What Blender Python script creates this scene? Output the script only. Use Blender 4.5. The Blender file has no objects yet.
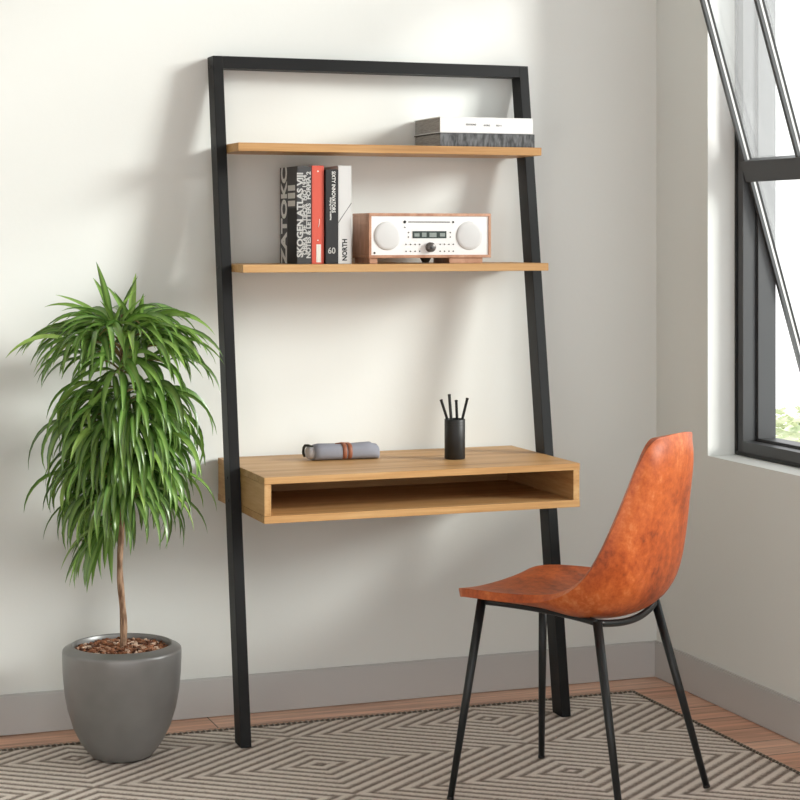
import bpy, bmesh, math, random
from mathutils import Vector, Matrix
PI = math.pi
random.seed(7)
scn = bpy.context.scene
C = scn.collection

# ------------------------------------------------------------------ helpers
class MB:
    def __init__(s): s.v = []; s.f = []; s.sm = []
    def add(s, vs, fs, smooth=False):
        o = len(s.v); s.v += [tuple(v) for v in vs]
        s.f += [tuple(i + o for i in f) for f in fs]; s.sm += [smooth] * len(fs)
    def box(s, a, b):
        x0, y0, z0 = a; x1, y1, z1 = b
        s.add([(x0,y0,z0),(x1,y0,z0),(x1,y1,z0),(x0,y1,z0),(x0,y0,z1),(x1,y0,z1),(x1,y1,z1),(x0,y1,z1)],
              [(0,3,2,1),(4,5,6,7),(0,1,5,4),(1,2,6,5),(2,3,7,6),(3,0,4,7)])
    def hexa(s, vs):
        s.add(vs, [(0,3,2,1),(4,5,6,7),(0,1,5,4),(1,2,6,5),(2,3,7,6),(3,0,4,7)])
    def tube(s, pts, rad, n=12, cap=True):
        pts = [Vector(p) for p in pts]; m = len(pts)
        if not hasattr(rad, '__len__'): rad = [rad] * m
        vs = []; ref = None
        for i, p in enumerate(pts):
            t = (pts[min(i+1, m-1)] - pts[max(i-1, 0)]).normalized()
            if ref is None:
                ref = Vector((0,0,1)) if abs(t.z) < .9 else Vector((1,0,0))
            a = (ref - t * ref.dot(t)).normalized(); b = t.cross(a); ref = a
            for k in range(n):
                th = 2*PI*k/n
                vs.append(p + (a*math.cos(th) + b*math.sin(th)) * rad[i])
        fs = []
        for i in range(m-1):
            for k in range(n):
                k2 = (k+1) % n
                fs.append((i*n+k, i*n+k2, (i+1)*n+k2, (i+1)*n+k))
        s.add(vs, fs, True)
        if cap:
            o = len(s.v) - len(vs)
            s.f.append(tuple(o + k for k in range(n))[::-1]); s.sm.append(False)
            s.f.append(tuple(o + (m-1)*n + k for k in range(n))); s.sm.append(False)
    def lathe(s, prof, n=48, c=(0,0,0)):
        vs = [(c[0]+r*math.cos(2*PI*k/n), c[1]+r*math.sin(2*PI*k/n), c[2]+z) for r, z in prof for k in range(n)]
        fs = []
        for i in range(len(prof)-1):
            for k in range(n):
                k2 = (k+1) % n
                fs.append((i*n+k, i*n+k2, (i+1)*n+k2, (i+1)*n+k))
        s.add(vs, fs, True)
    def disc(s, c, nrm, r, h, n=32):
        c = Vector(c); nrm = Vector(nrm).normalized()
        s.tube([c, c + nrm*h*.7, c + nrm*h], [r, r, r*.97], n)
    def build(s, name, mat, parent=None, bevel=0, seg=2, loc=None):
        me = bpy.data.meshes.new(name); me.from_pydata(s.v, [], s.f); me.update()
        for p, q in zip(me.polygons, s.sm): p.use_smooth = q
        bm = bmesh.new(); bm.from_mesh(me); bmesh.ops.recalc_face_normals(bm, faces=bm.faces); bm.to_mesh(me); bm.free()
        me.materials.append(mat)
        o = bpy.data.objects.new(name, me); C.objects.link(o)
        if loc: o.location = loc
        if parent: o.parent = parent
        if bevel:
            m = o.modifiers.new('bevel', 'BEVEL'); m.width = bevel; m.segments = seg; m.limit_method = 'ANGLE'; m.angle_limit = .7
            m.harden_normals = True
            for p in me.polygons: p.use_smooth = True
        return o

def tag(o, label=None, cat=None, group=None, kind=None):
    if label: o['label'] = label
    if cat: o['category'] = cat
    if group: o['group'] = group
    if kind: o['kind'] = kind
    return o
def empty(name, loc, label, cat, group=None, rz=0):
    o = bpy.data.objects.new(name, None); C.objects.link(o); o.location = loc; o.rotation_euler.z = rz
    o.empty_display_size = .05
    return tag(o, label, cat, group)
def text_obj(name, s, size, mat, parent, loc, rot, extr=.0003, align='CENTER', sx=1, bold=.012):
    cu = bpy.data.curves.new('tmp_text', 'FONT'); cu.body = s; cu.size = size; cu.extrude = extr
    cu.align_x = align; cu.align_y = 'CENTER'; cu.resolution_u = 3; cu.offset = size*bold
    t = bpy.data.objects.new('tmp_text', cu); C.objects.link(t)
    dg = bpy.context.evaluated_depsgraph_get(); dg.update()
    me = bpy.data.meshes.new_from_object(t.evaluated_get(dg))
    bpy.data.objects.remove(t); bpy.data.curves.remove(cu)
    me.name = name; me.materials.clear(); me.materials.append(mat)
    o = bpy.data.objects.new(name, me); C.objects.link(o); o.parent = parent
    o.location = loc; o.rotation_euler = rot; o.scale = (sx, 1, 1)
    return o

# ------------------------------------------------------------------ materials
def lin(h):
    h = h.lstrip('#'); r = []
    for i in (0, 2, 4):
        c = int(h[i:i+2], 16)/255
        r.append(c/12.92 if c <= .04045 else ((c+.055)/1.055)**2.4)
    return tuple(r) + (1,)
def mat(name, col, rough=.5, metal=0, spec=.5):
    m = bpy.data.materials.new(name); m.use_nodes = True
    b = m.node_tree.nodes['Principled BSDF']
    b.inputs['Base Color'].default_value = lin(col) if isinstance(col, str) else col
    b.inputs['Roughness'].default_value = rough; b.inputs['Metallic'].default_value = metal
    b.inputs['Specular IOR Level'].default_value = spec
    return m
def N(m, t, **kw):
    n = m.node_tree.nodes.new(t)
    for k, v in kw.items():
        if k in n.inputs: n.inputs[k].default_value = v
        else: setattr(n, k, v)
    return n
def L(m, a, b): m.node_tree.links.new(a, b)
def ramp(m, fac, stops):
    r = N(m, 'ShaderNodeValToRGB'); e = r.color_ramp.elements
    while len(e) < len(stops): e.new(.5)
    for q, (p, c) in zip(e, stops): q.position = p; q.color = lin(c) if isinstance(c, str) else c
    L(m, fac, r.inputs['Fac']); return r.outputs['Color']
def bsdf(m): return m.node_tree.nodes['Principled BSDF']
def coords(m, scale=(1,1,1), rot=(0,0,0)):
    tc = N(m, 'ShaderNodeTexCoord'); mp = N(m, 'ShaderNodeMapping')
    mp.inputs['Scale'].default_value = scale; mp.inputs['Rotation'].default_value = rot
    L(m, tc.outputs['Object'], mp.inputs['Vector']); return mp.outputs['Vector']
def bump(m, h, strength=.2, dist=.002):
    b = N(m, 'ShaderNodeBump'); b.inputs['Strength'].default_value = strength; b.inputs['Distance'].default_value = dist
    L(m, h, b.inputs['Height']); L(m, b.outputs['Normal'], bsdf(m).inputs['Normal'])

def wall_mat(name, col):
    m = mat(name, col, .9, spec=.15)
    n = N(m, 'ShaderNodeTexNoise', Scale=90.0, Detail=4.0); L(m, coords(m), n.inputs['Vector'])
    bump(m, n.outputs['Fac'], .12, .0015)
    return m
M_wall = wall_mat('off white wall paint', (.795,.812,.785,1))
M_ceil = wall_mat('ceiling paint', (.82,.82,.81,1))
M_base = mat('grey skirting paint', (.55,.545,.535,1), .55)

def wood(name, dark, mid, light, sc=(1.2, 22, 22), rough=.45, fig=1.0):
    m = mat(name, mid, rough, spec=.35)
    v = coords(m, sc)
    d = N(m, 'ShaderNodeTexNoise', Scale=1.0, Detail=3.0, Roughness=.6); L(m, v, d.inputs['Vector'])
    v2 = coords(m, (sc[0]*3, sc[1]*7, sc[2]*7))
    f = N(m, 'ShaderNodeTexNoise', Scale=1.0, Detail=5.0, Roughness=.7); L(m, v2, f.inputs['Vector'])
    mx = N(m, 'ShaderNodeMath', operation='MULTIPLY_ADD'); L(m, f.outputs['Fac'], mx.inputs[0]); mx.inputs[1].default_value = .45
    ml = N(m, 'ShaderNodeMath', operation='MULTIPLY'); L(m, d.outputs['Fac'], ml.inputs[0]); ml.inputs[1].default_value = .55
    L(m, ml.outputs[0], mx.inputs[2])
    c = ramp(m, mx.outputs[0], [(.34, dark), (.5, mid), (.66, light)])
    L(m, c, bsdf(m).inputs['Base Color'])
    bump(m, f.outputs['Fac'], .08, .0008)
    return m
M_oak = wood('oak veneer', '#A4784A', '#C09460', '#D0AA79')
M_oak_side = wood('oak veneer side', '#A4784A', '#C09460', '#D0AA79', (22, 1.5, 22))
M_walnut = wood('walnut veneer', '#976A54', '#B78A70', '#CDA38A', (14, 14, 3))
M_metal = mat('black powder coated steel', '#0c0d0e', .5, 0, .28)
n = N(M_metal, 'ShaderNodeTexNoise', Scale=900.0, Detail=2.0); L(M_metal, coords(M_metal), n.inputs['Vector']); bump(M_metal, n.outputs['Fac'], .1, .0004)
M_bolt = mat('dark bolt steel', '#0e0f10', .4, .6)
M_leg = mat('black chair steel', '#232627', .35, .3)

# floor boards running along the back wall
M_floor = mat('oak floor boards', '#9F7F70', .42, spec=.4)
tc = N(M_floor, 'ShaderNodeTexCoord')
bk = N(M_floor, 'ShaderNodeTexBrick', offset=.37, squash=1.0)
bk.inputs['Color1'].default_value = lin('#EBC4AC'); bk.inputs['Color2'].default_value = lin('#DBAA8E'); bk.inputs['Mortar'].default_value = lin('#4f382c')
bk.inputs['Scale'].default_value = 1; bk.inputs['Mortar Size'].default_value = .0018; bk.inputs['Mortar Smooth'].default_value = .3
bk.inputs['Brick Width'].default_value = 2.6; bk.inputs['Row Height'].default_value = .125; bk.inputs['Bias'].default_value = 0
L(M_floor, tc.outputs['Object'], bk.inputs['Vector'])
gn = N(M_floor, 'ShaderNodeTexNoise', Scale=1.0, Detail=5.0, Roughness=.65, Distortion=.4); L(M_floor, coords(M_floor, (2.2, 42, 20)), gn.inputs['Vector'])
gc = ramp(M_floor, gn.outputs['Fac'], [(.33, (.62,.57,.54,1)), (.6, (1.12,1.1,1.08,1))])
mm = N(M_floor, 'ShaderNodeMix', data_type='RGBA', blend_type='MULTIPLY'); mm.inputs[0].default_value = 1
L(M_floor, bk.outputs['Color'], mm.inputs[6]); L(M_floor, gc, mm.inputs[7]); L(M_floor, mm.outputs[2], bsdf(M_floor).inputs['Base Color'])
bump(M_floor, bk.outputs['Fac'], -.3, .002)

# ------------------------------------------------------------------ room shell
XR = 1.40
def struct(name, mb, m, bevel=0):
    return tag(mb.build(name, m, None, bevel), kind='structure')
b = MB(); b.box((-2.7,-6.4,-.05), (XR+.3,.2,0)); struct('floor', b, M_floor)
b = MB(); b.box((-2.7,0,0), (XR+.3,.2,3.3)); struct('wall_back', b, M_wall)
b = MB(); b.box((-2.9,-6.4,-.05), (-2.7,.2,3.3)); struct('wall_left', b, M_wall)
b = MB(); b.box((-2.9,-6.4,3.3), (XR+.3,.2,3.4)); struct('ceiling', b, M_ceil)
WY0, WY1, WZ0, WZ1, WT = -.312, -2.50, .7026, 3.0, .195  # opening extended upward out of view so sun reaches the upper wall
b = MB()
b.box((XR,WY0,0),(XR+WT,0,3.3)); b.box((XR,WY1,0),(XR+WT,WY0,WZ0)); b.box((XR,WY1,WZ1),(XR+WT,WY0,3.3)); b.box((XR,-6.4,0),(XR+WT,WY1,3.3))
bm = bmesh.new()
me = bpy.data.meshes.new('t'); me.from_pydata(b.v, [], b.f); bm.from_mesh(me)
bmesh.ops.remove_doubles(bm, verts=bm.verts, dist=1e-5)
bm.to_mesh(me); bm.free()
me.materials.append(M_wall); ow = bpy.data.objects.new('wall_right', me); C.objects.link(ow); me.name = 'wall_right'; tag(ow, kind='structure')
b = MB()
b.box((-2.69,-.011,0.002),(XR-.011,0,.104)); b.box((-2.69,-.008,.104),(XR-.008,0,.109)); struct('baseboard_back', b, M_base)
b = MB()
b.box((XR-.011,-6.3,0.002),(XR,0,.104)); b.box((XR-.007,-6.3,.104),(XR,0,.109)); struct('baseboard_right', b, M_base)

# ------------------------------------------------------------------ window with pivoting sash
M_frame = mat('anthracite window frame', '#4a4b4c', .4, .2)
M_gasket = mat('black rubber gasket', '#101010', .5)
M_glass = bpy.data.materials.new('window glass'); M_glass.use_nodes = True
nt = M_glass.node_tree; nt.nodes.remove(nt.nodes['Principled BSDF'])
tr = N(M_glass, 'ShaderNodeBsdfTransparent'); tr.inputs['Color'].default_value = (.9,.915,.91,1)
gl = N(M_glass, 'ShaderNodeBsdfGlossy', Roughness=.03); ms = N(M_glass, 'ShaderNodeMixShader'); ms.inputs[0].default_value = .08
dt = N(M_glass, 'ShaderNodeBsdfTranslucent'); dt.inputs['Color'].default_value = (.95,.96,.96,1); m0 = N(M_glass, 'ShaderNodeMixShader'); m0.inputs[0].default_value = .10
L(M_glass, tr.outputs[0], m0.inputs[1]); L(M_glass, dt.outputs[0], m0.inputs[2])
L(M_glass, m0.outputs[0], ms.inputs[1]); L(M_glass, gl.outputs[0], ms.inputs[2]); L(M_glass, ms.outputs[0], nt.nodes['Material Output'].inputs['Surface'])

M_silver = mat('aluminium glazing bead', '#E4E4E2', .35, .1)
FX0, FX1 = XR+.091, XR+.195
fr = empty('window_1', (0,0,0), None, None); tag(fr, kind='structure')
def ring(mb, x0, x1, y0, y1, z0, z1, w):
    mb.box((x0,y0,z0),(x1,y0+w,z1)); mb.box((x0,y1-w,z0),(x1,y1,z1))
    mb.box((x0,y0+w,z0),(x1,y1-w,z0+w)); mb.box((x0,y0+w,z1-w),(x1,y1-w,z1))
b = MB(); ring(b, FX0, FX0+.042, WY1, WY0, WZ0, WZ1, .042); ring(b, FX0+.045, FX1, WY1, WY0, WZ0, WZ1, .050)
b.build('window_frame', M_frame, fr, .0015)
b = MB(); ring(b, FX0-.004, FX0+.012, WY1+.002, WY0-.002, WZ0+.002, WZ1-.002, .010); ring(b, FX0+.040, FX0+.047, WY1+.01, WY0-.01, WZ0+.01, WZ1-.01, .034)
b.build('gasket', M_gasket, fr)
# the sash turns about a horizontal axis at mid height: top leans into the room
PZ, PXc = 1.524, XR+.106
tilt = math.atan(.308)
sash = bpy.data.objects.new('sash', None); C.objects.link(sash); sash.parent = fr; sash.empty_display_size = .1
sash.location = (PXc, 0, PZ); sash.rotation_euler = (0, -tilt, 0)
HS = .80; ys0, ys1 = WY0-.050, WY1+.050; bw = .012
mb = MB(); mg = MB(); ms_ = MB()
stp = .279; ys = [ys0 - stp*k for k in range(8) if ys0 - stp*k > ys1+.05] + [ys1+bw]
for y in ys:
    for za, zb in ((-HS, -.031), (.031, HS)):
        mb.box((-.012, y-bw, za), (-.002, y, zb)); ms_.box((-.002, y-bw+.0008, za), (.005, y, zb)); mg.box((.005, y-bw, za), (.012, y, zb))
mb.box((-.012, ys1, -HS-.03), (.012, ys0, -HS)); mb.box((-.012, ys1, HS), (.012, ys0, HS+.03))
mb.build('sash_bar', M_frame, sash); ms_.build('glazing_bead', M_silver, sash); mg.build('glazing_seal', M_gasket, sash)
mb = MB(); mb.box((-.018, ys1, -.031), (.018, ys0+.004, .031)); mb.build('sash_rail', M_frame, sash, .0015)
mb = MB(); mb.box((.0125, ys1+.002, -HS), (.0155, ys0-.002, HS)); mb.build('pane', M_glass, sash)
# unseen fixed light added above the sash to let sun onto the upper wall
mb = MB(); mb.box((FX0+.01, WY1+.042, 2.345), (FX1, WY0-.042, 2.40)); mb.build('added_transom', M_frame, fr, .0015)
mb = MB(); mb.box((FX0+.05, WY1+.05, 2.40), (FX0+.054, WY0-.05, WZ1-.05)); mb.build('added_pane', M_glass, fr)

# outside: lawn and a pale hedge seen over the sill
M_hedge = mat('pale shrub leaves', '#A9B588', .8)
n = N(M_hedge, 'ShaderNodeTexNoise', Scale=5.0, Detail=5.0); L(M_hedge, coords(M_hedge), n.inputs['Vector'])
L(M_hedge, ramp(M_hedge, n.outputs['Fac'], [(.3,'#B3C298'),(.65,'#E6E8D0')]), bsdf(M_hedge).inputs['Base Color'])
b = MB(); b.box((4.5,4,-3.1),(11,12,-3.0)); struct('ground_outside', b, M_hedge)
for i, (x, y, s, lab) in enumerate(((6.5, 7.2, .75, 'pale green shrub seen low through the window beside its frame'), (8.7, 9.2, 1.0, 'paler shrub behind the nearer one, lower right through the window'))):
    root = empty('shrub', (x, y, -3.0), lab, 'shrub', 'shrubs outside the window')
    top = (3.07, 2.98)[i]; rs_ = random.Random(20+i); b = MB()
    for k in range(1500):
        a, e = rs_.uniform(0, 2*PI), math.asin(rs_.uniform(-1, 1)); rr_ = s*rs_.uniform(.75, 1.0)
        c = Vector((math.cos(a)*math.cos(e)*rr_, math.sin(a)*math.cos(e)*rr_, top - s + math.sin(e)*rr_))
        R_ = Matrix.Rotation(rs_.uniform(0,6), 3, 'Z') @ Matrix.Rotation(rs_.uniform(-1.2,1.2), 3, 'X'); q = .07
        b.add([c+R_@Vector(p) for p in ((-q,0,0),(0,-q*.5,.01),(q,0,0),(0,q*.5,.01))], [(0,1,2,3)])
    b.build('foliage', M_hedge, root)
    b = MB(); b.tube([(0,0,0),(.03,0,1),(0,.02,top-s)], [.06,.05,.03], 10); b.build('trunk', mat('grey bark', '#8b7f70', .9), root)

# ------------------------------------------------------------------ rug
RX0, RX1, RY0, RY1, RH = -1.75, 1.2399, -1.95, -.1568, .006
M_rug = mat('woven wool rug', '#8f867d', .95, spec=.1)
def rug_nodes(m):
    tc = N(m, 'ShaderNodeTexCoord'); sp = N(m, 'ShaderNodeSeparateXYZ'); L(m, tc.outputs['Object'], sp.inputs[0])
    at = N(m, 'ShaderNodeAttribute', attribute_name='pile')
    n1 = N(m, 'ShaderNodeTexNoise', Scale=330.0, Detail=4.0, Roughness=.85); L(m, tc.outputs['Object'], n1.inputs['Vector'])
    n2 = N(m, 'ShaderNodeTexNoise', Scale=60.0, Detail=3.0, Roughness=.7); L(m, tc.outputs['Object'], n2.inputs['Vector'])
    a = N(m, 'ShaderNodeMath', operation='MULTIPLY_ADD'); L(m, n1.outputs['Fac'], a.inputs[0]); a.inputs[1].default_value = 1.9; a.inputs[2].default_value = -.95
    a2 = N(m, 'ShaderNodeMath', operation='MULTIPLY_ADD'); L(m, n2.outputs['Fac'], a2.inputs[0]); a2.inputs[1].default_value = .5; L(m, a.outputs[0], a2.inputs[2])
    a3 = N(m, 'ShaderNodeMath', operation='ADD'); L(m, a2.outputs[0], a3.inputs[0]); L(m, at.outputs['Fac'], a3.inputs[1])
    c = ramp(m, a3.outputs[0], [(.0,'#675C54'),(.35,'#978B81'),(.72,'#CDC2B7'),(1.0,'#E4DAD0')])
    L(m, c, bsdf(m).inputs['Base Color'])
    bump(m, n1.outputs['Fac'], .5, .002)
rug_nodes(M_rug)
def pile(x, y):
    def pp(t, p):
        t = abs(t) % (2*p); return t if t <= p else 2*p - t
    v = pp(x-.722, .572)*.602 + pp(y+.290, .271)*.798
    s = .5 + .5*math.cos(2*PI*v/.0335)
    return s**1.1
rug = empty('rug', (0,0,0), 'large taupe and cream rug with raised concentric diamond stripes on the wooden floor', 'rug')
nx, ny = 640, 400
vs = []; at = []
rr = random.Random(3)
for j in range(ny+1):
    y = RY0 + (RY1-RY0)*j/ny
    for i in range(nx+1):
        x = RX0 + (RX1-RX0)*i/nx
        p = pile(x, y) ; e = min(1, min(x-RX0, RX1-x, y-RY0, RY1-y)/.012)
        vs.append((x, y, e*(.0004+.0024*p) + rr.uniform(-.0005,.0005))); at.append(p)
fs = [(j*(nx+1)+i, j*(nx+1)+i+1, (j+1)*(nx+1)+i+1, (j+1)*(nx+1)+i) for j in range(ny) for i in range(nx)]
me = bpy.data.meshes.new('pile_field'); me.from_pydata(vs, [], fs); me.update()
A = me.attributes.new('pile', 'FLOAT', 'POINT'); A.data.foreach_set('value', at)
me.polygons.foreach_set('use_smooth', [True]*len(fs)); me.materials.append(M_rug)
o = bpy.data.objects.new('pile_field', me); C.objects.link(o); o.parent = rug
# whipped edge: alternating light and dark stitches
M_bind = mat('rug edge binding', '#5b534b', .9)
tc = N(M_bind, 'ShaderNodeTexCoord'); sp = N(M_bind, 'ShaderNodeSeparateXYZ'); L(M_bind, tc.outputs['Object'], sp.inputs[0])
ad = N(M_bind, 'ShaderNodeMath', operation='ADD'); L(M_bind, sp.outputs[0], ad.inputs[0]); L(M_bind, sp.outputs[1], ad.inputs[1])
mu = N(M_bind, 'ShaderNodeMath', operation='MULTIPLY'); L(M_bind, ad.outputs[0], mu.inputs[0]); mu.inputs[1].default_value = 2*PI/.016
si = N(M_bind, 'ShaderNodeMath', operation='SINE'); L(M_bind, mu.outputs[0], si.inputs[0])
L(M_bind, ramp(M_bind, si.outputs[0], [(.3,'#5c534a'),(.6,'#A79D90')]), bsdf(M_bind).inputs['Base Color'])
def edge(p, q):
    mb = MB(); n = int((Vector(q)-Vector(p)).length/.004); P = [Vector(p).lerp(Vector(q), i/n) for i in range(n+1)]
    mb.tube(P, [.0042+.0012*math.sin(2*PI*(v.x+v.y)/.016) for v in P], 6); return mb
for p, q in (((RX0,RY1,.002),(RX1,RY1,.002)),((RX1,RY1,.002),(RX1,RY0,.002)),((RX0,RY0,.002),(RX1,RY0,.002)),((RX0,RY0,.002),(RX0,RY1,.002))):
    edge(p, q).build('binding', M_bind, rug)

# ------------------------------------------------------------------ leaning ladder desk
W, F, T, PW, PD, H = .9449, .3576, .0657, .0283, .0608, 1.83
DX0, DX1 = PW+.0004, W-PW-.0004
def pf(z): return -T-(F-T)*(1-z/H)
desk = empty('ladder_desk', (W/2, -.2, 0), 'black steel framed leaning ladder desk with two oak shelves and an open oak desk box', 'desk')
def dbuild(mb, name, m, bevel=0):
    mb.v = [(x-W/2, y+.2, z) for x, y, z in mb.v]; return mb.build(name, m, desk, bevel)
for x in (0, W-PW):
    b = MB(); z0 = .0035
    b.hexa([(x,pf(z0),z0),(x+PW,pf(z0),z0),(x+PW,pf(z0)+PD,z0),(x,pf(z0)+PD,z0),(x,pf(H),H),(x+PW,pf(H),H),(x+PW,pf(H)+PD,H),(x,pf(H)+PD,H)])
    dbuild(b, 'side_rail', M_metal, .0012)
b = MB(); z0 = H-.034
b.hexa([(PW,pf(z0),z0),(W-PW,pf(z0),z0),(W-PW,pf(z0)+PD,z0),(PW,pf(z0)+PD,z0),(PW,pf(H),H),(W-PW,pf(H),H),(W-PW,pf(H)+PD,H),(PW,pf(H)+PD,H)])
dbuild(b, 'top_bar', M_metal, .0008)
for zt, yf, th in ((1.585,-.224,.0225),(1.2587,-.2713,.021)):
    b = MB(); b.box((DX0,yf,zt-th),(DX1,-.012,zt)); dbuild(b, 'shelf', M_oak, .001)
ZT, ZB, YF, YB = .7197, .6016, -.4741, -.0109
b = MB(); b.box((DX0,YF,ZT-.018),(DX1,YB,ZT)); dbuild(b, 'desktop', M_oak, .001)
b = MB(); b.box((DX0,YF,ZB),(DX1,YB,ZB+.019)); dbuild(b, 'box_bottom', M_oak, .001)
for x in (DX0+.0008, DX1-.0188):
    b = MB(); b.box((x,YF+.0015,ZB+.0195),(x+.018,YB-.001,ZT-.0185)); dbuild(b, 'side_panel', M_oak_side, .0006)
b = MB(); b.box((DX0+.019,YB-.016,ZB+.0195),(DX1-.019,YB-.002,ZT-.0185)); dbuild(b, 'back_panel', M_oak, .0006)
for x, sx in ((0,-1),(W,1)):
    for zz in (1.80,1.575,1.25,.69,.63):
        b = MB(); yc = pf(zz)+PD*.5; b.tube([(x,yc,zz),(x+sx*.0015,yc,zz)], .0045, 14); dbuild(b, 'bolt', M_bolt)

# ------------------------------------------------------------------ books
M_paper = mat('book pages', '#DAD6CC', .9)
M_paper_g = mat('grey book pages', '#8F8C86', .9)
for m in (M_paper, M_paper_g):
    w = N(m, 'ShaderNodeTexNoise', Scale=1.0, Detail=2.0); L(m, coords(m, (30,30,900) if m is M_paper_g else (900,30,30)), w.inputs['Vector'])
    col = ((.62,.60,.55,1),(.80,.78,.72,1)) if m is M_paper else ((.24,.235,.225,1),(.42,.41,.39,1))
    L(m, ramp(m, w.outputs['Fac'], [(.35,col[0]),(.65,col[1])]), bsdf(m).inputs['Base Color'])
M_black = mat('black book cloth', '#1b1b1d', .5); M_char = mat('charcoal book cover', '#3a3a3b', .5)
M_red = mat('coral red book cover', '#CE5644', .45); M_white = mat('white book cover', '#E9E9E8', .4); M_grey = mat('grey mottled book cloth', '#4c4d4e', .7)
M_ltgrey = mat('light grey ink', '#B9B9B6', .6); M_ink = mat('black ink', '#111111', .6); M_wink = mat('white ink', '#E8E8E4', .6)
n = N(M_grey, 'ShaderNodeTexNoise', Scale=1.0, Detail=4.0); L(M_grey, coords(M_grey, (140,140,40)), n.inputs['Vector'])
L(M_grey, ramp(M_grey, n.outputs['Fac'], [(.35,'#343536'),(.65,'#6B6C6E')]), bsdf(M_grey).inputs['Base Color'])
Z2 = 1.2592
def upright(name, x0, x1, h, dep, m, label, spine_y, pages=M_paper):
    """origin at the spine foot, spine towards -y"""
    t = empty(name, ((x0+x1)/2, spine_y, Z2), label, 'book', 'upright books on the middle shelf')
    w = (x1-x0)/2; c = .0025
    b = MB(); b.box((-w,0,0),(-w+c,dep,h)); b.box((w-c,0,0),(w,dep,h)); b.box((-w+c,0,0),(w-c,.003,h)); b.build('cover', m, t, .0006)
    b = MB(); b.box((-w+c+.0003,.0035,.003),(w-c-.0003,dep-.004,h-.003)); b.build('page_block', pages, t)
    return t, w
SY = -.205
RZ = PI/2
def px2x(px, y):
    # place along the shelf from the viewing direction of the photographed spines
    k = (px-400)/1884.4; dy = y+5.0947
    s, c = .34538, .93847
    return -1.3033 + (k*c*dy + s*dy)/(c - k*s)
def spine_text(t, s, size, m, z, x=0, sx=1, up=True, yy=-.0004, bold=.012):
    return text_obj('lettering', s, size, m, t, (x, yy, z), (PI/2, -PI/2 if up else PI/2, 0), sx=sx, bold=bold)
# 1 big typographic book
xa, xb, xc, xd, xe, xf = [px2x(p, SY) for p in (297.2, 311.3, 324.3, 338.0, 351.3, 312.0)]
t1, w = upright('book', xa, xb, .2655, .165, M_char, 'thick black book with bold grey lettering on its cover, leftmost of the upright books', SY)
text_obj('lettering', 'ZATOKC', .072, M_wink, t1, (-w-.0004, .122, .132), (PI/2, -PI/2, -PI/2), sx=.92, bold=.04)
b = MB(); b.box((-w-.0006,.004,.0),(-w,.090,.152)); b.build('label_block', M_ink, t1)
text_obj('lettering', 'III', .085, M_wink, t1, (-w-.0004, .050, .186), (PI/2, -PI/2, -PI/2), sx=1.0, bold=.04)
for k, (s, xx, sz) in enumerate((('SKOGEN ATLAS VIII', -.0118, .0235), ('OBRA  DE  TIPOS  NO 1954', .0010, .0160), ('NOTES & LETTERS  FORMA 2', .0122, .0165))):
    o = spine_text(t1, s, sz, M_ltgrey, .133, xx, sx=1.12, bold=.035)
# 2 coral
t2, w = upright('book', xf+.0004, xc, .2675, .19, M_red, 'coral red book standing between two black books', SY+.004)
b = MB(); b.box((-.0045,-.0006,.004),(.0085,0,.053)); b.build('spine_label', M_paper, t2)
for z, r in ((.252,.0022),(.064,.0018)):
    b = MB(); b.disc((0,0,z),(0,-1,0),r,.0006,12); b.build('spine_dot', M_wink, t2)
b = MB(); b.tube([(.001,-.0003,.1),(.004,-.0003,.112),(.004,-.0003,.122)], .0008, 6); b.build('emblem', M_wink, t2)
# 3 black 60
t3, w = upright('book', xc+.003, xd-.0004, .2575, .2, M_black, 'black book with small white title and the number 60 on its spine', SY-.002)
spine_text(t3, 'SIXTY INNOVATORS', .0145, M_wink, .196, .004, up=False, sx=.84)
spine_text(t3, 'shaping our creative', .008, M_wink, .150, -.0035, up=False, sx=.95)
text_obj('lettering', '60', .0235, M_ltgrey, t3, (-.001, -.0004, .035), (PI/2, 0, 0), sx=.95)
# 4 white NORTH
t4, w = upright('book', xd+.0004, xe, .268, .2, mat('shaded white book cover', '#CFCFCE', .45), 'white book with black NORTH lettering on its spine, rightmost of the upright books', SY)  # cover white darkened to put the shade on this book into its colour
spine_text(t4, 'NORTH', .0185, M_ink, .038, .0, sx=.92, bold=.035)
b = MB(); b.tube([(-w,-.0002,.112),(w,-.0002,.166)], .0007, 6); b.build('spine_line', M_ink, t4)

Z1 = 1.5855
def flat_book(x0, x1, y0, y1, z, h, m, label, pages, back=False):
    t = empty('book', ((x0+x1)/2, (y0+y1)/2, z), label, 'book', 'books lying flat on the top shelf')
    hx, hy, c = (x1-x0)/2, (y1-y0)/2, .0025
    b = MB(); b.box((-hx,-hy,0),(hx,hy,c)); b.box((-hx,-hy,h-c),(hx,hy,h)); b.box((-hx,-hy,c),(hx,-hy+.003,h-c)); b.build('cover', m, t, .0006)
    b = MB(); b.box((-hx+.003,-hy+.0035,c+.0002),(hx-.003,hy-.004,h-c-.0002)); b.build('page_block', pages, t)
    return t, hx, hy
M_txt = mat('grey title ink', '#6f6f70', .6)
tA, hx, hy = flat_book(px2x(440,-.212), px2x(534.5,-.212), -.212, -.006, Z1, .0372, M_grey, 'dark grey mottled cloth book lying on the top shelf under the white book', M_paper_g)
tB, hx, hy = flat_book(px2x(440,-.213), px2x(532.7,-.213), -.213, -.006, Z1+.0377, .0445, M_white, 'white book lying on top of the dark grey book on the top shelf', M_paper_g)
for s, x, z in (('EDITIONS', -.048, .0115), ('BORG', .0, .010), ('NO 4', .036, .010)):
    text_obj('lettering', s, .0070, M_txt, tB, (x, -hy-.0004, z+.012), (PI/2, 0, 0))

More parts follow.
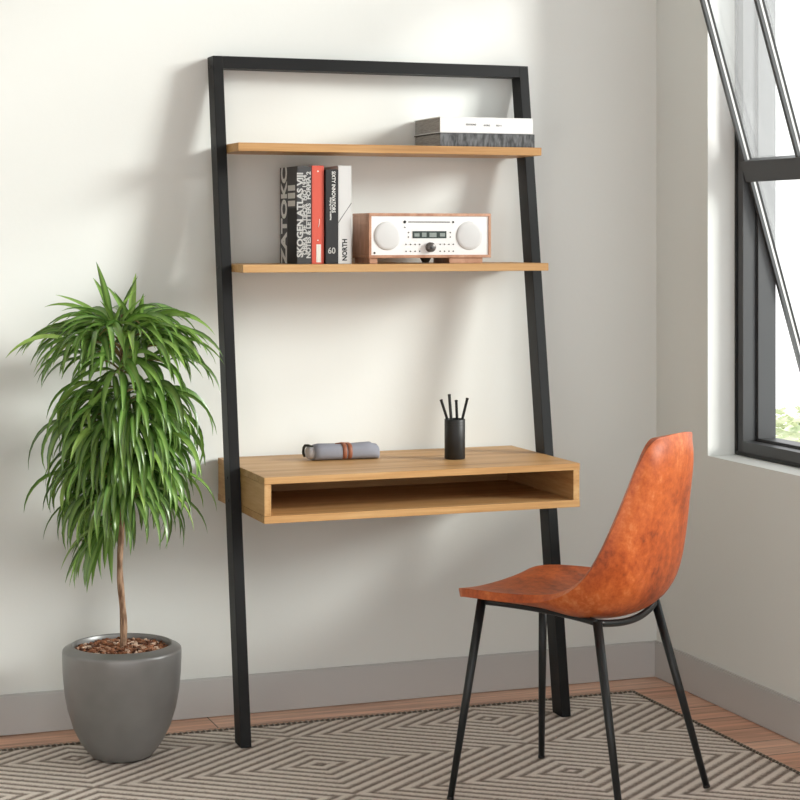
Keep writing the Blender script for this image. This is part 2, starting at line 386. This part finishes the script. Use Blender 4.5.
# ------------------------------------------------------------------ radio
RYF = -.235
rx0, rx1 = px2x(368.7, RYF), px2x(491, RYF)
radio = empty('radio', ((rx0+rx1)/2, RYF+.07, Z2), 'walnut cased tabletop radio with white front and two round speakers on the middle shelf', 'radio')
hw = (rx1-rx0)/2; rh0, rh1, rd = .0155, .1385, .14
yf = -.07
b = MB(); th = .008
b.box((-hw,yf,rh0),(hw,yf+rd,rh0+th)); b.box((-hw,yf,rh1-th),(hw,yf+rd,rh1)); b.box((-hw,yf,rh0+th),(-hw+th,yf+rd,rh1-th)); b.box((hw-th,yf,rh0+th),(hw,yf+rd,rh1-th))
b.box((-hw+th,yf+rd-.006,rh0+th),(hw-th,yf+rd,rh1-th))
b.build('cabinet', M_walnut, radio, .0012)
M_digit = mat('display digits', '#8d9692', .4); M_cup0 = mat('black plastic port', '#161717', .5); M_rface = mat('white radio front', '#EDEDEC', .35); M_grille = mat('light grey speaker grille', '#D2D2D1', .6)
w = N(M_grille, 'ShaderNodeTexVoronoi', Scale=700.0); L(M_grille, coords(M_grille), w.inputs['Vector']); bump(M_grille, w.outputs['Distance'], .3, .0006)
b = MB(); b.box((-hw+th,yf+.003,rh0+th),(hw-th,yf+.05,rh1-th)); b.build('front_panel', M_rface, radio)
fy = yf+.003
zc = (rh0+rh1)/2
for sx in (-1,1):
    b = MB(); cx_ = -.1262 if sx < 0 else .1165
    b.lathe([(0,.0045),(.030,.0042),(.0375,.003),(.0395,.001),(.040,0)], 48)
    b.v = [(x+cx_, fy-z, y+.0765) for x, y, z in b.v]
    b.build('speaker_grille', M_grille, radio)
M_lcd = mat('grey radio display', '#3c4644', .25); M_btn = mat('grey button', '#4a4a4a', .5); M_knob = mat('dark grey knob', '#5c5753', .35, .3)
def rz_(py): return .0155 + (258-py)/366.
def rx_(p): return (p-430)/337.
def dot(p, py, r, m):
    b = MB(); b.disc((rx_(p),fy,rz_(py)),(0,-1,0),r,.0012,12); b.build('button', m, radio)
b = MB(); b.box((rx_(412.3),fy-.0012,rz_(238.2)),(rx_(446),fy,rz_(231))); b.build('display', M_lcd, radio)
for p0, p1, q0, q1 in ((414,419,236.5,233.2),(421.5,426,236.8,232.5),(429,436,237,232.6),(439.5,444.5,236.5,233)):
    b = MB(); b.box((rx_(p0),fy-.0016,rz_(q0)),(rx_(p1),fy-.0012,rz_(q1))); b.build('display_digit', M_digit, radio)
b = MB(); b.box((rx_(408),fy-.0008,rz_(222.3)),(rx_(449.5),fy,rz_(221.3))); b.build('disc_slot', M_btn, radio)
dot(404.5, 221.8, .0042, M_ink); dot(452.8, 221.8, .003, M_ink); dot(404.6, 227.2, .002, M_btn); dot(374.8, 253, .003, M_ink)
for p in (408.2, 450): dot(p, 232.5, .002, M_btn); dot(p, 237, .002, M_btn)
for k in range(4):
    for py in (244.4, 251.4): dot(405.8+4.5*k, py, .002, M_btn); dot(439.8+4.4*k, py, .002, M_btn)
b = MB(); b.lathe([(0,.014),(.0115,.0138),(.0132,.012),(.0138,0)], 32); b.v = [(x-.001, fy-z, y+rz_(247.3)) for x, y, z in b.v]; b.build('tuning_knob', M_knob, radio)
b = MB(); b.lathe([(.0,.0148),(.0048,.0146),(.0054,.0135)], 16); b.v = [(x-.001, fy-z, y+rz_(247.3)) for x, y, z in b.v]; b.build('knob_centre', M_btn, radio)
for xa_, xb_ in ((-hw+.004, -hw+.027), (.058, .158)):
    b = MB(); b.box((xa_,yf+.006,0),(xb_,yf+rd-.01,rh0)); b.build('foot', M_walnut, radio, .001)
b = MB(); b.lathe([(0,.001),(.009,.002),(.016,rh0)], 24); b.v = [(x-.004,y+yf+.03,z) for x,y,z in b.v]; b.build('bass_port', M_cup0, radio)

# ------------------------------------------------------------------ pencil cup and pens
M_cup = mat('matte black cup', '#161717', .5); M_pen = mat('black pencil lacquer', '#131414', .28)
cx0, cy0 = .636, -.262; ZD = ZT+.0004
cup = empty('pencil_cup', (cx0, cy0, ZD), 'matte black cylindrical pencil cup standing on the oak desktop', 'pencil cup')
b = MB(); b.lathe([(0,0),(.0275,0),(.0285,.001),(.0285,.1085),(.0275,.110),(.0262,.109),(.0262,.004),(0,.004)], 48); b.build('cup_body', M_cup, cup)
for zz in (.094,.101):
    b = MB(); b.lathe([(.0285,zz-.0008),(.0291,zz),(.0285,zz+.0008)], 48); b.build('rim_ring', M_cup, cup)
s_, c_ = .34538, .93847
def scr(dx, dy):  # rightwards / towards the back, relative to the cup axis
    return Vector((dx*c_ + dy*s_, -dx*s_ + dy*c_, 0))
labs = ['black pencil leaning left out of the cup, leftmost of the four', 'tallest black pencil in the cup, second from the left',
        'short upright black pencil in the cup, second from the right', 'black pencil leaning right out of the cup, rightmost of the four']
for i, ((tx, tz), (ex, bx), dy) in enumerate((((-.038,.163),(-.0205,.002),.004), ((-.0155,.1785),(-.010,-.002),-.006), ((.0042,.1615),(.0065,.0095),.006), ((.035,.168),(.0205,-.003),-.004))):
    top = scr(tx, dy) + Vector((0,0,tz)); eb = scr(ex, dy)+Vector((0,0,.108)); d = (top-eb).normalized()
    bot = eb - d*((.108-.006)/d.z)
    o = empty('pencil', (cx0, cy0, ZD), labs[i], 'pencil', 'pencils in the black cup')
    b = MB(); b.tube([bot+d*.012, top-d*.004], .0042, 6 if i != 1 else 12); b.build('barrel', M_pen, o, .0005)
    b = MB(); b.tube([top-d*.004, top-d*.001, top], [.0044,.0044,.0036], 12); b.build('end_cap', M_cup, o)
    b = MB(); b.tube([bot, bot+d*.012], [.0006,.004], 12); b.build('tip', M_pen, o)

# ------------------------------------------------------------------ fabric roll case with leather strap
M_fab = mat('grey blue felt', '#8F919B', .95, spec=.1)
n = N(M_fab, 'ShaderNodeTexNoise', Scale=500.0, Detail=3.0); L(M_fab, coords(M_fab), n.inputs['Vector']); bump(M_fab, n.outputs['Fac'], .4, .001)
M_strap = mat('brown leather strap', '#8C5237', .55); M_darkfab = mat('dark green lining', '#2c2f29', .8)
case = empty('roll_case', (.342, -.165, ZD), 'grey blue felt pouch rolled up with a brown leather strap lying on the desk', 'pouch', rz=math.radians(-3))
def roll_section(sy, sz, n=28, e=2.6):
    out = []
    for k in range(n):
        a = 2*PI*k/n; c, s = math.cos(a), math.sin(a)
        out.append((sy*abs(c)**(2/e)*(1 if c >= 0 else -1), sz*abs(s)**(2/e)*(1 if s >= 0 else -1)))
    return out
def loft(mb, secs, cap=True):
    n = len(secs[0][1]); vs = []
    for (x, zc_, yc_), sec in secs:
        for y, z in sec: vs.append((x, y+yc_, z+zc_))
    fs = [(i*n+k, i*n+(k+1)%n, (i+1)*n+(k+1)%n, (i+1)*n+k) for i in range(len(secs)-1) for k in range(n)]
    mb.add(vs, fs, True)
    if cap:
        o = len(mb.v)-len(vs)
        mb.f.append(tuple(o+k for k in range(n))); mb.sm.append(False); mb.f.append(tuple(o+(len(secs)-1)*n+k for k in range(n))); mb.sm.append(False)
b = MB(); secs = []
for x, sy, sz in ((-.086,.026,.0185),(-.082,.031,.0210),(-.07,.034,.0222),(-.03,.0335,.0218),(.0,.0325,.0212),(.015,.0325,.0212),(.05,.0335,.0220),(.078,.034,.0226),(.083,.0325,.0205),(.094,.0315,.0200),(.099,.027,.017)):
    secs.append(((x, sz+.0002, 0), roll_section(sy, sz)))
loft(b, secs); b.build('felt_wrap', M_fab, case)
M_pad = mat('pale grey inner felt', '#B9B6B8', .9)
b = MB(); loft(b, [((-.101,.0195,.002), roll_section(.021,.0135)), ((-.098,.0200,.002), roll_section(.0245,.0165)), ((-.084,.0205,.002), roll_section(.027,.018))]); b.build('inner_pad', M_pad, case)
b = MB(); b.tube([(-.090,-.020,.0395),(-.098,-.006,.0415),(-.103,.014,.039),(-.104,.027,.031),(-.104,.031,.018),(-.101,.028,.006)], [.002,.0032,.0038,.004,.004,.003], 8); b.build('lining_edge', M_darkfab, case)
b = MB(); x0 = -.0075; 
loft(b, [((x0, .0227,0), roll_section(.0330,.0215)), ((x0+.0008,.0227,0), roll_section(.0342,.0224)), ((x0+.0115,.0227,0), roll_section(.0342,.0224)), ((x0+.012,.0227,0), roll_section(.0330,.0215))])
b.build('strap', M_strap, case)
b = MB(); x0 = .0075
loft(b, [((x0, .0227,0), roll_section(.0330,.0215)), ((x0+.0008,.0227,0), roll_section(.0342,.0224)), ((x0+.0115,.0227,0), roll_section(.0342,.0224)), ((x0+.012,.0227,0), roll_section(.0330,.0215))])
b.build('strap', M_strap, case)
b = MB(); b.tube([(-.024,-.010,.0440),(-.006,-.006,.0455),(.014,-.010,.0450)], .0018, 6); b.build('strap_tongue', M_strap, case)

# ------------------------------------------------------------------ potted plant
PX_, PY_, PZ_ = -.298, -.276, .004
PX_, PY_ = -.3045, -.318
plant = empty('potted_ficus', (PX_, PY_, PZ_), 'tall long-leaved green ficus in a round dark grey pot left of the desk', 'potted plant')
M_pot = mat('satin grey glazed pot', '#8a8a88', .36, .35)
n = N(M_pot, 'ShaderNodeTexNoise', Scale=6.0, Detail=3.0); L(M_pot, coords(M_pot), n.inputs['Vector']); L(M_pot, ramp(M_pot, n.outputs['Fac'], [(.3,'#818180'),(.7,'#969695')]), bsdf(M_pot).inputs['Base Color'])
b = MB(); b.lathe([(0,0),(.070,0),(.078,.004),(.092,.020),(.108,.042),(.125,.075),(.139,.118),(.147,.160),(.1515,.205),(.1530,.240),(.1530,.258),(.1518,.2635),(.1490,.2655),(.130,.2745),(.1275,.2752),(.1255,.273),(.124,.264),(.123,.235),(.0,.235)], 96); b.v = [(x*.99,y*.99,z*1.045) for x,y,z in b.v]
b.build('pot', M_pot, plant)
M_soil = mat('dark potting soil', '#3a271c', .95)
b = MB(); b.lathe([(0,.273),(.06,.271),(.11,.266),(.1215,.263)], 40); b.build('soil', M_soil, plant)
M_bark = mat('bark chips', '#7a4a30', .85)
g = N(M_bark, 'ShaderNodeNewGeometry'); L(M_bark, ramp(M_bark, g.outputs['Random Per Island'], [(0,'#4A2A1C'),(.4,'#855338'),(.72,'#B07A58'),(.92,'#E2C6B0')]), bsdf(M_bark).inputs['Base Color'])
b = MB(); rs = random.Random(11)
for i in range(950):
    r = .119*math.sqrt(rs.random()); a = rs.uniform(0, 2*PI); s = rs.uniform(.0025,.0065)
    R_ = Matrix.Rotation(rs.uniform(0,6), 3, 'Z') @ Matrix.Rotation(rs.uniform(-.9,.9), 3, 'X')
    c = Vector((r*math.cos(a), r*math.sin(a), .2745-.006*(r/.12)**2+rs.uniform(-.001,.006)))
    sx, sy, sz = s*rs.uniform(.9,1.5), s, s*rs.uniform(.35,.6)
    b.hexa([c + R_ @ Vector((x*sx*rs.uniform(.7,1), y*sy*rs.uniform(.7,1), z*sz)) for z in (-1,1) for x, y in ((-1,-1),(1,-1),(1,1),(-1,1))])
tag(b.build('bark_chips', M_bark, plant), kind='stuff')
M_trunk = mat('tan bark', '#9C7C62', .8)
n = N(M_trunk, 'ShaderNodeTexNoise', Scale=1.0, Detail=4.0); L(M_trunk, coords(M_trunk, (150,150,30)), n.inputs['Vector'])
L(M_trunk, ramp(M_trunk, n.outputs['Fac'], [(.35,'#6F523D'),(.65,'#B39378')]), bsdf(M_trunk).inputs['Base Color']); bump(M_trunk, n.outputs['Fac'], .4, .002)
def trunk(z): return Vector((.004*math.sin(z*9)+.003*math.sin(z*23), .004*math.cos(z*7), z))
b = MB(); zs = [.25+.88*i/34 for i in range(35)]
b.tube([trunk(z) for z in zs], [.0098-.0068*(z-.25)/.88 + .0007*math.sin(z*61) for z in zs], 12); b.build('trunk', M_trunk, plant)

M_leaf = mat('glossy green leaf', '#3f6b22', .28, spec=.6)
g = N(M_leaf, 'ShaderNodeNewGeometry')
uvn = N(M_leaf, 'ShaderNodeAttribute', attribute_name='mid')
cr = ramp(M_leaf, g.outputs['Random Per Island'], [(0,'#27481B'),(.35,'#416E26'),(.8,'#658F3A'),(1,'#9ABB5A')])
mx = N(M_leaf, 'ShaderNodeMix', data_type='RGBA'); L(M_leaf, uvn.outputs['Fac'], mx.inputs[0]); L(M_leaf, cr, mx.inputs[6]); mx.inputs[7].default_value = lin('#A3C66C')
L(M_leaf, mx.outputs[2], bsdf(M_leaf).inputs['Base Color'])
tl = N(M_leaf, 'ShaderNodeBsdfTranslucent'); L(M_leaf, mx.outputs[2], tl.inputs['Color'])
msx = N(M_leaf, 'ShaderNodeMixShader'); msx.inputs[0].default_value = .2
L(M_leaf, bsdf(M_leaf).outputs[0], msx.inputs[1]); L(M_leaf, tl.outputs[0], msx.inputs[2]); L(M_leaf, msx.outputs[0], M_leaf.node_tree.nodes['Material Output'].inputs['Surface'])
rl = random.Random(5)
LV = []; LF = []; LM = []; BR = MB()
YMAX = -.012 - PY_
def leaf(p, az, el, length, bend, width, roll=0.0, curl=0.0):
    """a folded lanceolate blade that starts at p and droops by `bend` radians"""
    n = 9; pos = Vector(p); base = len(LV); ds = length/n
    for i in range(n+1):
        t = i/n
        e = el - bend*(t**.8); a = az + curl*t
        d = Vector((math.cos(a)*math.cos(e), math.sin(a)*math.cos(e), math.sin(e)))
        side = Vector((-math.sin(a), math.cos(a), 0)); up = side.cross(d)*-1
        if up.z < 0: up = up
        sr = side*math.cos(roll) + up*math.sin(roll); ur = up*math.cos(roll) - side*math.sin(roll)
        w = width*(max(0, math.sin(PI*min(1, (t*1.0)**.72))))**.85 * (1 if t < .97 else .4) + .0004
        if t < .05: w = .0012
        for k, (q, dz) in enumerate(((-1,.6),(-.12,.0),(.12,.0),(1,.6))):
            v = pos + sr*(q*w*.5) + ur*(dz*w*.5*(1 if abs(q) == 1 else 0))
            if v.y > YMAX: v = Vector((v.x, YMAX - .0*(v.y-YMAX), v.z))
            LV.append(tuple(v)); LM.append(0.0 if abs(q) == 1 else .55)
        pos = pos + d*ds
        if pos.y > YMAX-.004: pos.y = YMAX-.004
    for i in range(n):
        for k in range(3):
            a0 = base+i*4+k; LF.append((a0, a0+1, a0+5, a0+4))
def shoot(z0, az, r, rise, n, ln, el0, bend0, spread=1.2, w=.017):
    p0 = trunk(z0); tip = p0 + Vector((math.cos(az)*r, math.sin(az)*r, rise))
    if tip.y > YMAX-.02: tip.y = YMAX-.02
    mid = (p0+tip)/2 + Vector((0,0,.03+.1*r))
    P = [p0*(1-t)**2 + mid*2*t*(1-t) + tip*t*t for t in [i/8 for i in range(9)]]
    BR.tube(P, [.0032-.0018*i/8 for i in range(9)], 6)
    for i in range(n):
        t = .35 + .65*(i+1)/n
        k = min(8, int(t*8)); q = P[k]
        a = az + spread*(1 if i % 2 else -1)*(1.15 - .75*t) + rl.uniform(-.35,.35)
        leaf(q, a, el0 + rl.uniform(-.25,.25), ln*rl.uniform(.82,1.15), bend0*rl.uniform(.85,1.15), w*rl.uniform(.8,1.15), rl.uniform(-.6,.6), rl.uniform(-.25,.25))
g_az = 0.0
def nextaz():
    global g_az
    g_az += 2.399963; return g_az + rl.uniform(-.25,.25)
# crown tuft
for i in range(12):
    a = nextaz(); leaf(trunk(1.075+.004*i)+Vector((rl.uniform(-.035,.05),rl.uniform(-.02,.02),-.01)), a, rl.uniform(.85,1.45), rl.uniform(.12,.175), rl.uniform(.2,.7), .018, rl.uniform(-.5,.5))
# arching top tier
for i in range(17): shoot(.975+.006*i, nextaz(), rl.uniform(.09,.15), rl.uniform(.0,.05), 9, .178, .55, 1.75, 1.0, .019)
for i in range(10): shoot(1.04+.005*i, nextaz(), rl.uniform(.04,.08), rl.uniform(.01,.03), 6, .16, .8, 1.5, 1.1, .019)
# hanging tiers
for i in range(34):
    z = .635 + .31*i/33
    shoot(z, nextaz(), rl.uniform(.055,.095) + .03*i/33, rl.uniform(-.03,.01), 9, .195, .30, 2.1, .9, .0195)
for i in range(16):
    z = .66 + .34*i/15
    shoot(z, nextaz(), rl.uniform(.03,.07), rl.uniform(-.02,.02), 7, .18, -.1, 1.5, 1.2, .0200)
# lowest hanging leaves, more on the left
for i in range(5):
    shoot(.575+.008*i, PI + rl.uniform(-1.0,1.0) - .2, rl.uniform(.03,.08), -.01, 7, .18, -.5, 1.0, .9, .0205)
me = bpy.data.meshes.new('foliage'); me.from_pydata(LV, [], LF); me.update()
A = me.attributes.new('mid', 'FLOAT', 'POINT'); A.data.foreach_set('value', LM)
me.polygons.foreach_set('use_smooth', [True]*len(LF)); me.materials.append(M_leaf)
o = bpy.data.objects.new('foliage', me); C.objects.link(o); o.parent = plant
M_twig = mat('green twig', '#8c7a4c', .7)
BR.build('branches', M_twig, plant)

# ------------------------------------------------------------------ chair
CHX, CHY, PHI = .66, -1.01, math.radians(35.6)
ZR = .004
chair = empty('dining_chair', (CHX, CHY, 0), 'tan orange leather bucket chair with slim black metal legs in front of the desk', 'chair', rz=PHI)
M_leather = mat('mottled tan leather', '#B5582B', .38, spec=.45)
n1 = N(M_leather, 'ShaderNodeTexNoise', Scale=9.0, Detail=6.0, Roughness=.68, Distortion=.6); L(M_leather, coords(M_leather, (1,1,.55)), n1.inputs['Vector'])
n2 = N(M_leather, 'ShaderNodeTexNoise', Scale=55.0, Detail=5.0, Roughness=.7); L(M_leather, coords(M_leather), n2.inputs['Vector'])
a = N(M_leather, 'ShaderNodeMath', operation='MULTIPLY_ADD'); L(M_leather, n2.outputs['Fac'], a.inputs[0]); a.inputs[1].default_value = .4
a2 = N(M_leather, 'ShaderNodeMath', operation='MULTIPLY'); L(M_leather, n1.outputs['Fac'], a2.inputs[0]); a2.inputs[1].default_value = .6; L(M_leather, a2.outputs[0], a.inputs[2])
L(M_leather, ramp(M_leather, a.outputs[0], [(.37,'#77300F'),(.47,'#A64B1D'),(.57,'#BF602C'),(.69,'#D58A55')]), bsdf(M_leather).inputs['Base Color'])
n3 = N(M_leather, 'ShaderNodeTexVoronoi', Scale=420.0); L(M_leather, coords(M_leather), n3.inputs['Vector']); bump(M_leather, n3.outputs['Distance'], .15, .0006)
rows = [(.165,.240,.481, .244,.470),(.188,.226,.492, .236,.480),(.205,.16,.497, .17,.482),(.208,.09,.496, .09,.473),(.208,.02,.500, .01,.465),(.207,-.04,.507, -.06,.459),
        (.205,-.087,.522, -.120,.461),(.202,-.125,.555, -.168,.474),(.198,-.155,.602, -.205,.510),(.190,-.178,.652, -.228,.565),(.176,-.195,.702, -.243,.635),
        (.160,-.208,.747, -.253,.700),(.146,-.219,.790, -.260,.760),(.131,-.229,.830, -.264,.812),(.120,-.236,.853, -.262,.848),(.104,-.240,.866, -.256,.868)]
NU = 12; vs = []
DL = [0,0,0,0,0,0,.004,.009,.016,.022,.024,.024,.023,.021,.019,.016]
for r, (w, ye, ze, yc, zc_) in enumerate(rows):
    w -= DL[r]; ye += DL[r]*.68; yc += DL[r]*.68 + (.012 if 6 < r < 12 else .006 if r >= 12 else 0)
    ze += .007; zc_ += .007
    if 5 <= r <= 8: zc_ -= .007; yc -= .004
    if r < 4: w += (-.006,.001,.004,.004)[r]; ye += .004
    for k in range(NU+1):
        u = -1+2*k/NU; bb = abs(u)**2.3
        ux = math.sin(u*PI/2*.93)/math.sin(PI/2*.93) if 4 < r < 14 else u
        vs.append((w*ux, yc+(ye-yc)*bb, zc_+(ze-zc_)*bb))
fs = [(j*(NU+1)+i, j*(NU+1)+i+1, (j+1)*(NU+1)+i+1, (j+1)*(NU+1)+i) for j in range(len(rows)-1) for i in range(NU)]
me = bpy.data.meshes.new('seat_shell'); me.from_pydata(vs, [], fs); me.update(); me.materials.append(M_leather)
for p in me.polygons: p.use_smooth = True
sh = bpy.data.objects.new('seat_shell', me); C.objects.link(sh); sh.parent = chair
# make normals point to the sitter's side
if me.polygons[len(me.polygons)//4].normal.z < 0: me.flip_normals()
m = sh.modifiers.new('thick', 'SOLIDIFY'); m.thickness = .021; m.offset = -1; m.use_even_offset = False
m = sh.modifiers.new('edge', 'BEVEL'); m.width = .0065; m.segments = 3; m.limit_method = 'ANGLE'; m.angle_limit = 1.0
m = sh.modifiers.new('soft', 'SUBSURF'); m.levels = 2; m.render_levels = 2
# welt seam around the rim
rim = []
nr = len(rows)
for j in range(nr): rim.append(vs[j*(NU+1)])
for k in range(1, NU+1): rim.append(vs[(nr-1)*(NU+1)+k])
for j in range(nr-2, -1, -1): rim.append(vs[j*(NU+1)+NU])
legs = [((-.152,.183,.470),(-.225,.226)), ((.152,.190,.470),(.206,.226)), ((-.152,-.127,.452),(-.221,-.226)), ((.152,-.122,.452),(.205,-.234))]
for (tx, ty, tz), (bx_, by_) in legs:
    b = MB(); p, q = Vector((tx,ty,tz)), Vector((bx_,by_,ZR))
    b.tube([p, p.lerp(q,.5), p.lerp(q,.995)], [.0112,.0098,.0078], 16)
    lg = b.build('leg', M_leg, chair)
    b = MB(); d = (q-p).normalized(); b.tube([q-d*.006, q], [.0086,.0086], 16); b.build('foot_cap', M_gasket, lg)
def arc(p, q, mid, n=16):
    p, q, mid = Vector(p), Vector(q), Vector(mid); c = mid*2-(p+q)/2
    return [p*(1-t)**2 + c*2*t*(1-t) + q*t*t for t in [i/n for i in range(n+1)]]
b = MB()
b.tube(arc((-.152,-.127,.449),(.152,-.122,.449),(0,-.142,.434)), .0085, 12)
b.tube(arc((-.152,.183,.467),(.152,.190,.467),(0,.175,.445)), .0085, 12)
b.tube(arc((-.152,.183,.466),(-.152,-.127,.449),(-.120,.03,.456)), .0085, 12)
b.tube(arc((.152,.190,.466),(.152,-.122,.449),(.120,.03,.456)), .0085, 12)
b.build('seat_frame', M_leg, chair)

# ------------------------------------------------------------------ light
sd = bpy.data.lights.new('sun', 'SUN'); sd.energy = 7.4; sd.angle = math.radians(17); sd.color = (1,.985,.95)
so = bpy.data.objects.new('sun', sd); C.objects.link(so); so.location = (5,-4,4)
so.rotation_euler = Vector((-1.6,1.0,-.56)).to_track_quat('-Z','Y').to_euler()
wd = bpy.data.worlds.new('sky'); scn.world = wd; wd.use_nodes = True
bg = wd.node_tree.nodes['Background']; bg.inputs['Color'].default_value = (.985,.985,1,1); bg.inputs['Strength'].default_value = 1.68

cd = bpy.data.cameras.new('camera'); co = bpy.data.objects.new('camera', cd); C.objects.link(co)
cd.sensor_width = 36; cd.lens = 1884.4/800*36; cd.shift_y = -(400-236.02)/800
co.location = (-1.3033,-5.0947,1.3349); co.rotation_euler = (PI/2, 0, -math.radians(20.2004)); scn.camera = co
cd.clip_start = .05
scn.view_settings.view_transform = 'Standard'; scn.view_settings.look = 'None'; scn.view_settings.gamma = 1; scn.view_settings.exposure = 0.0
scn.view_settings.use_curve_mapping = False
scn.cycles.max_bounces = 8; scn.cycles.transparent_max_bounces = 12
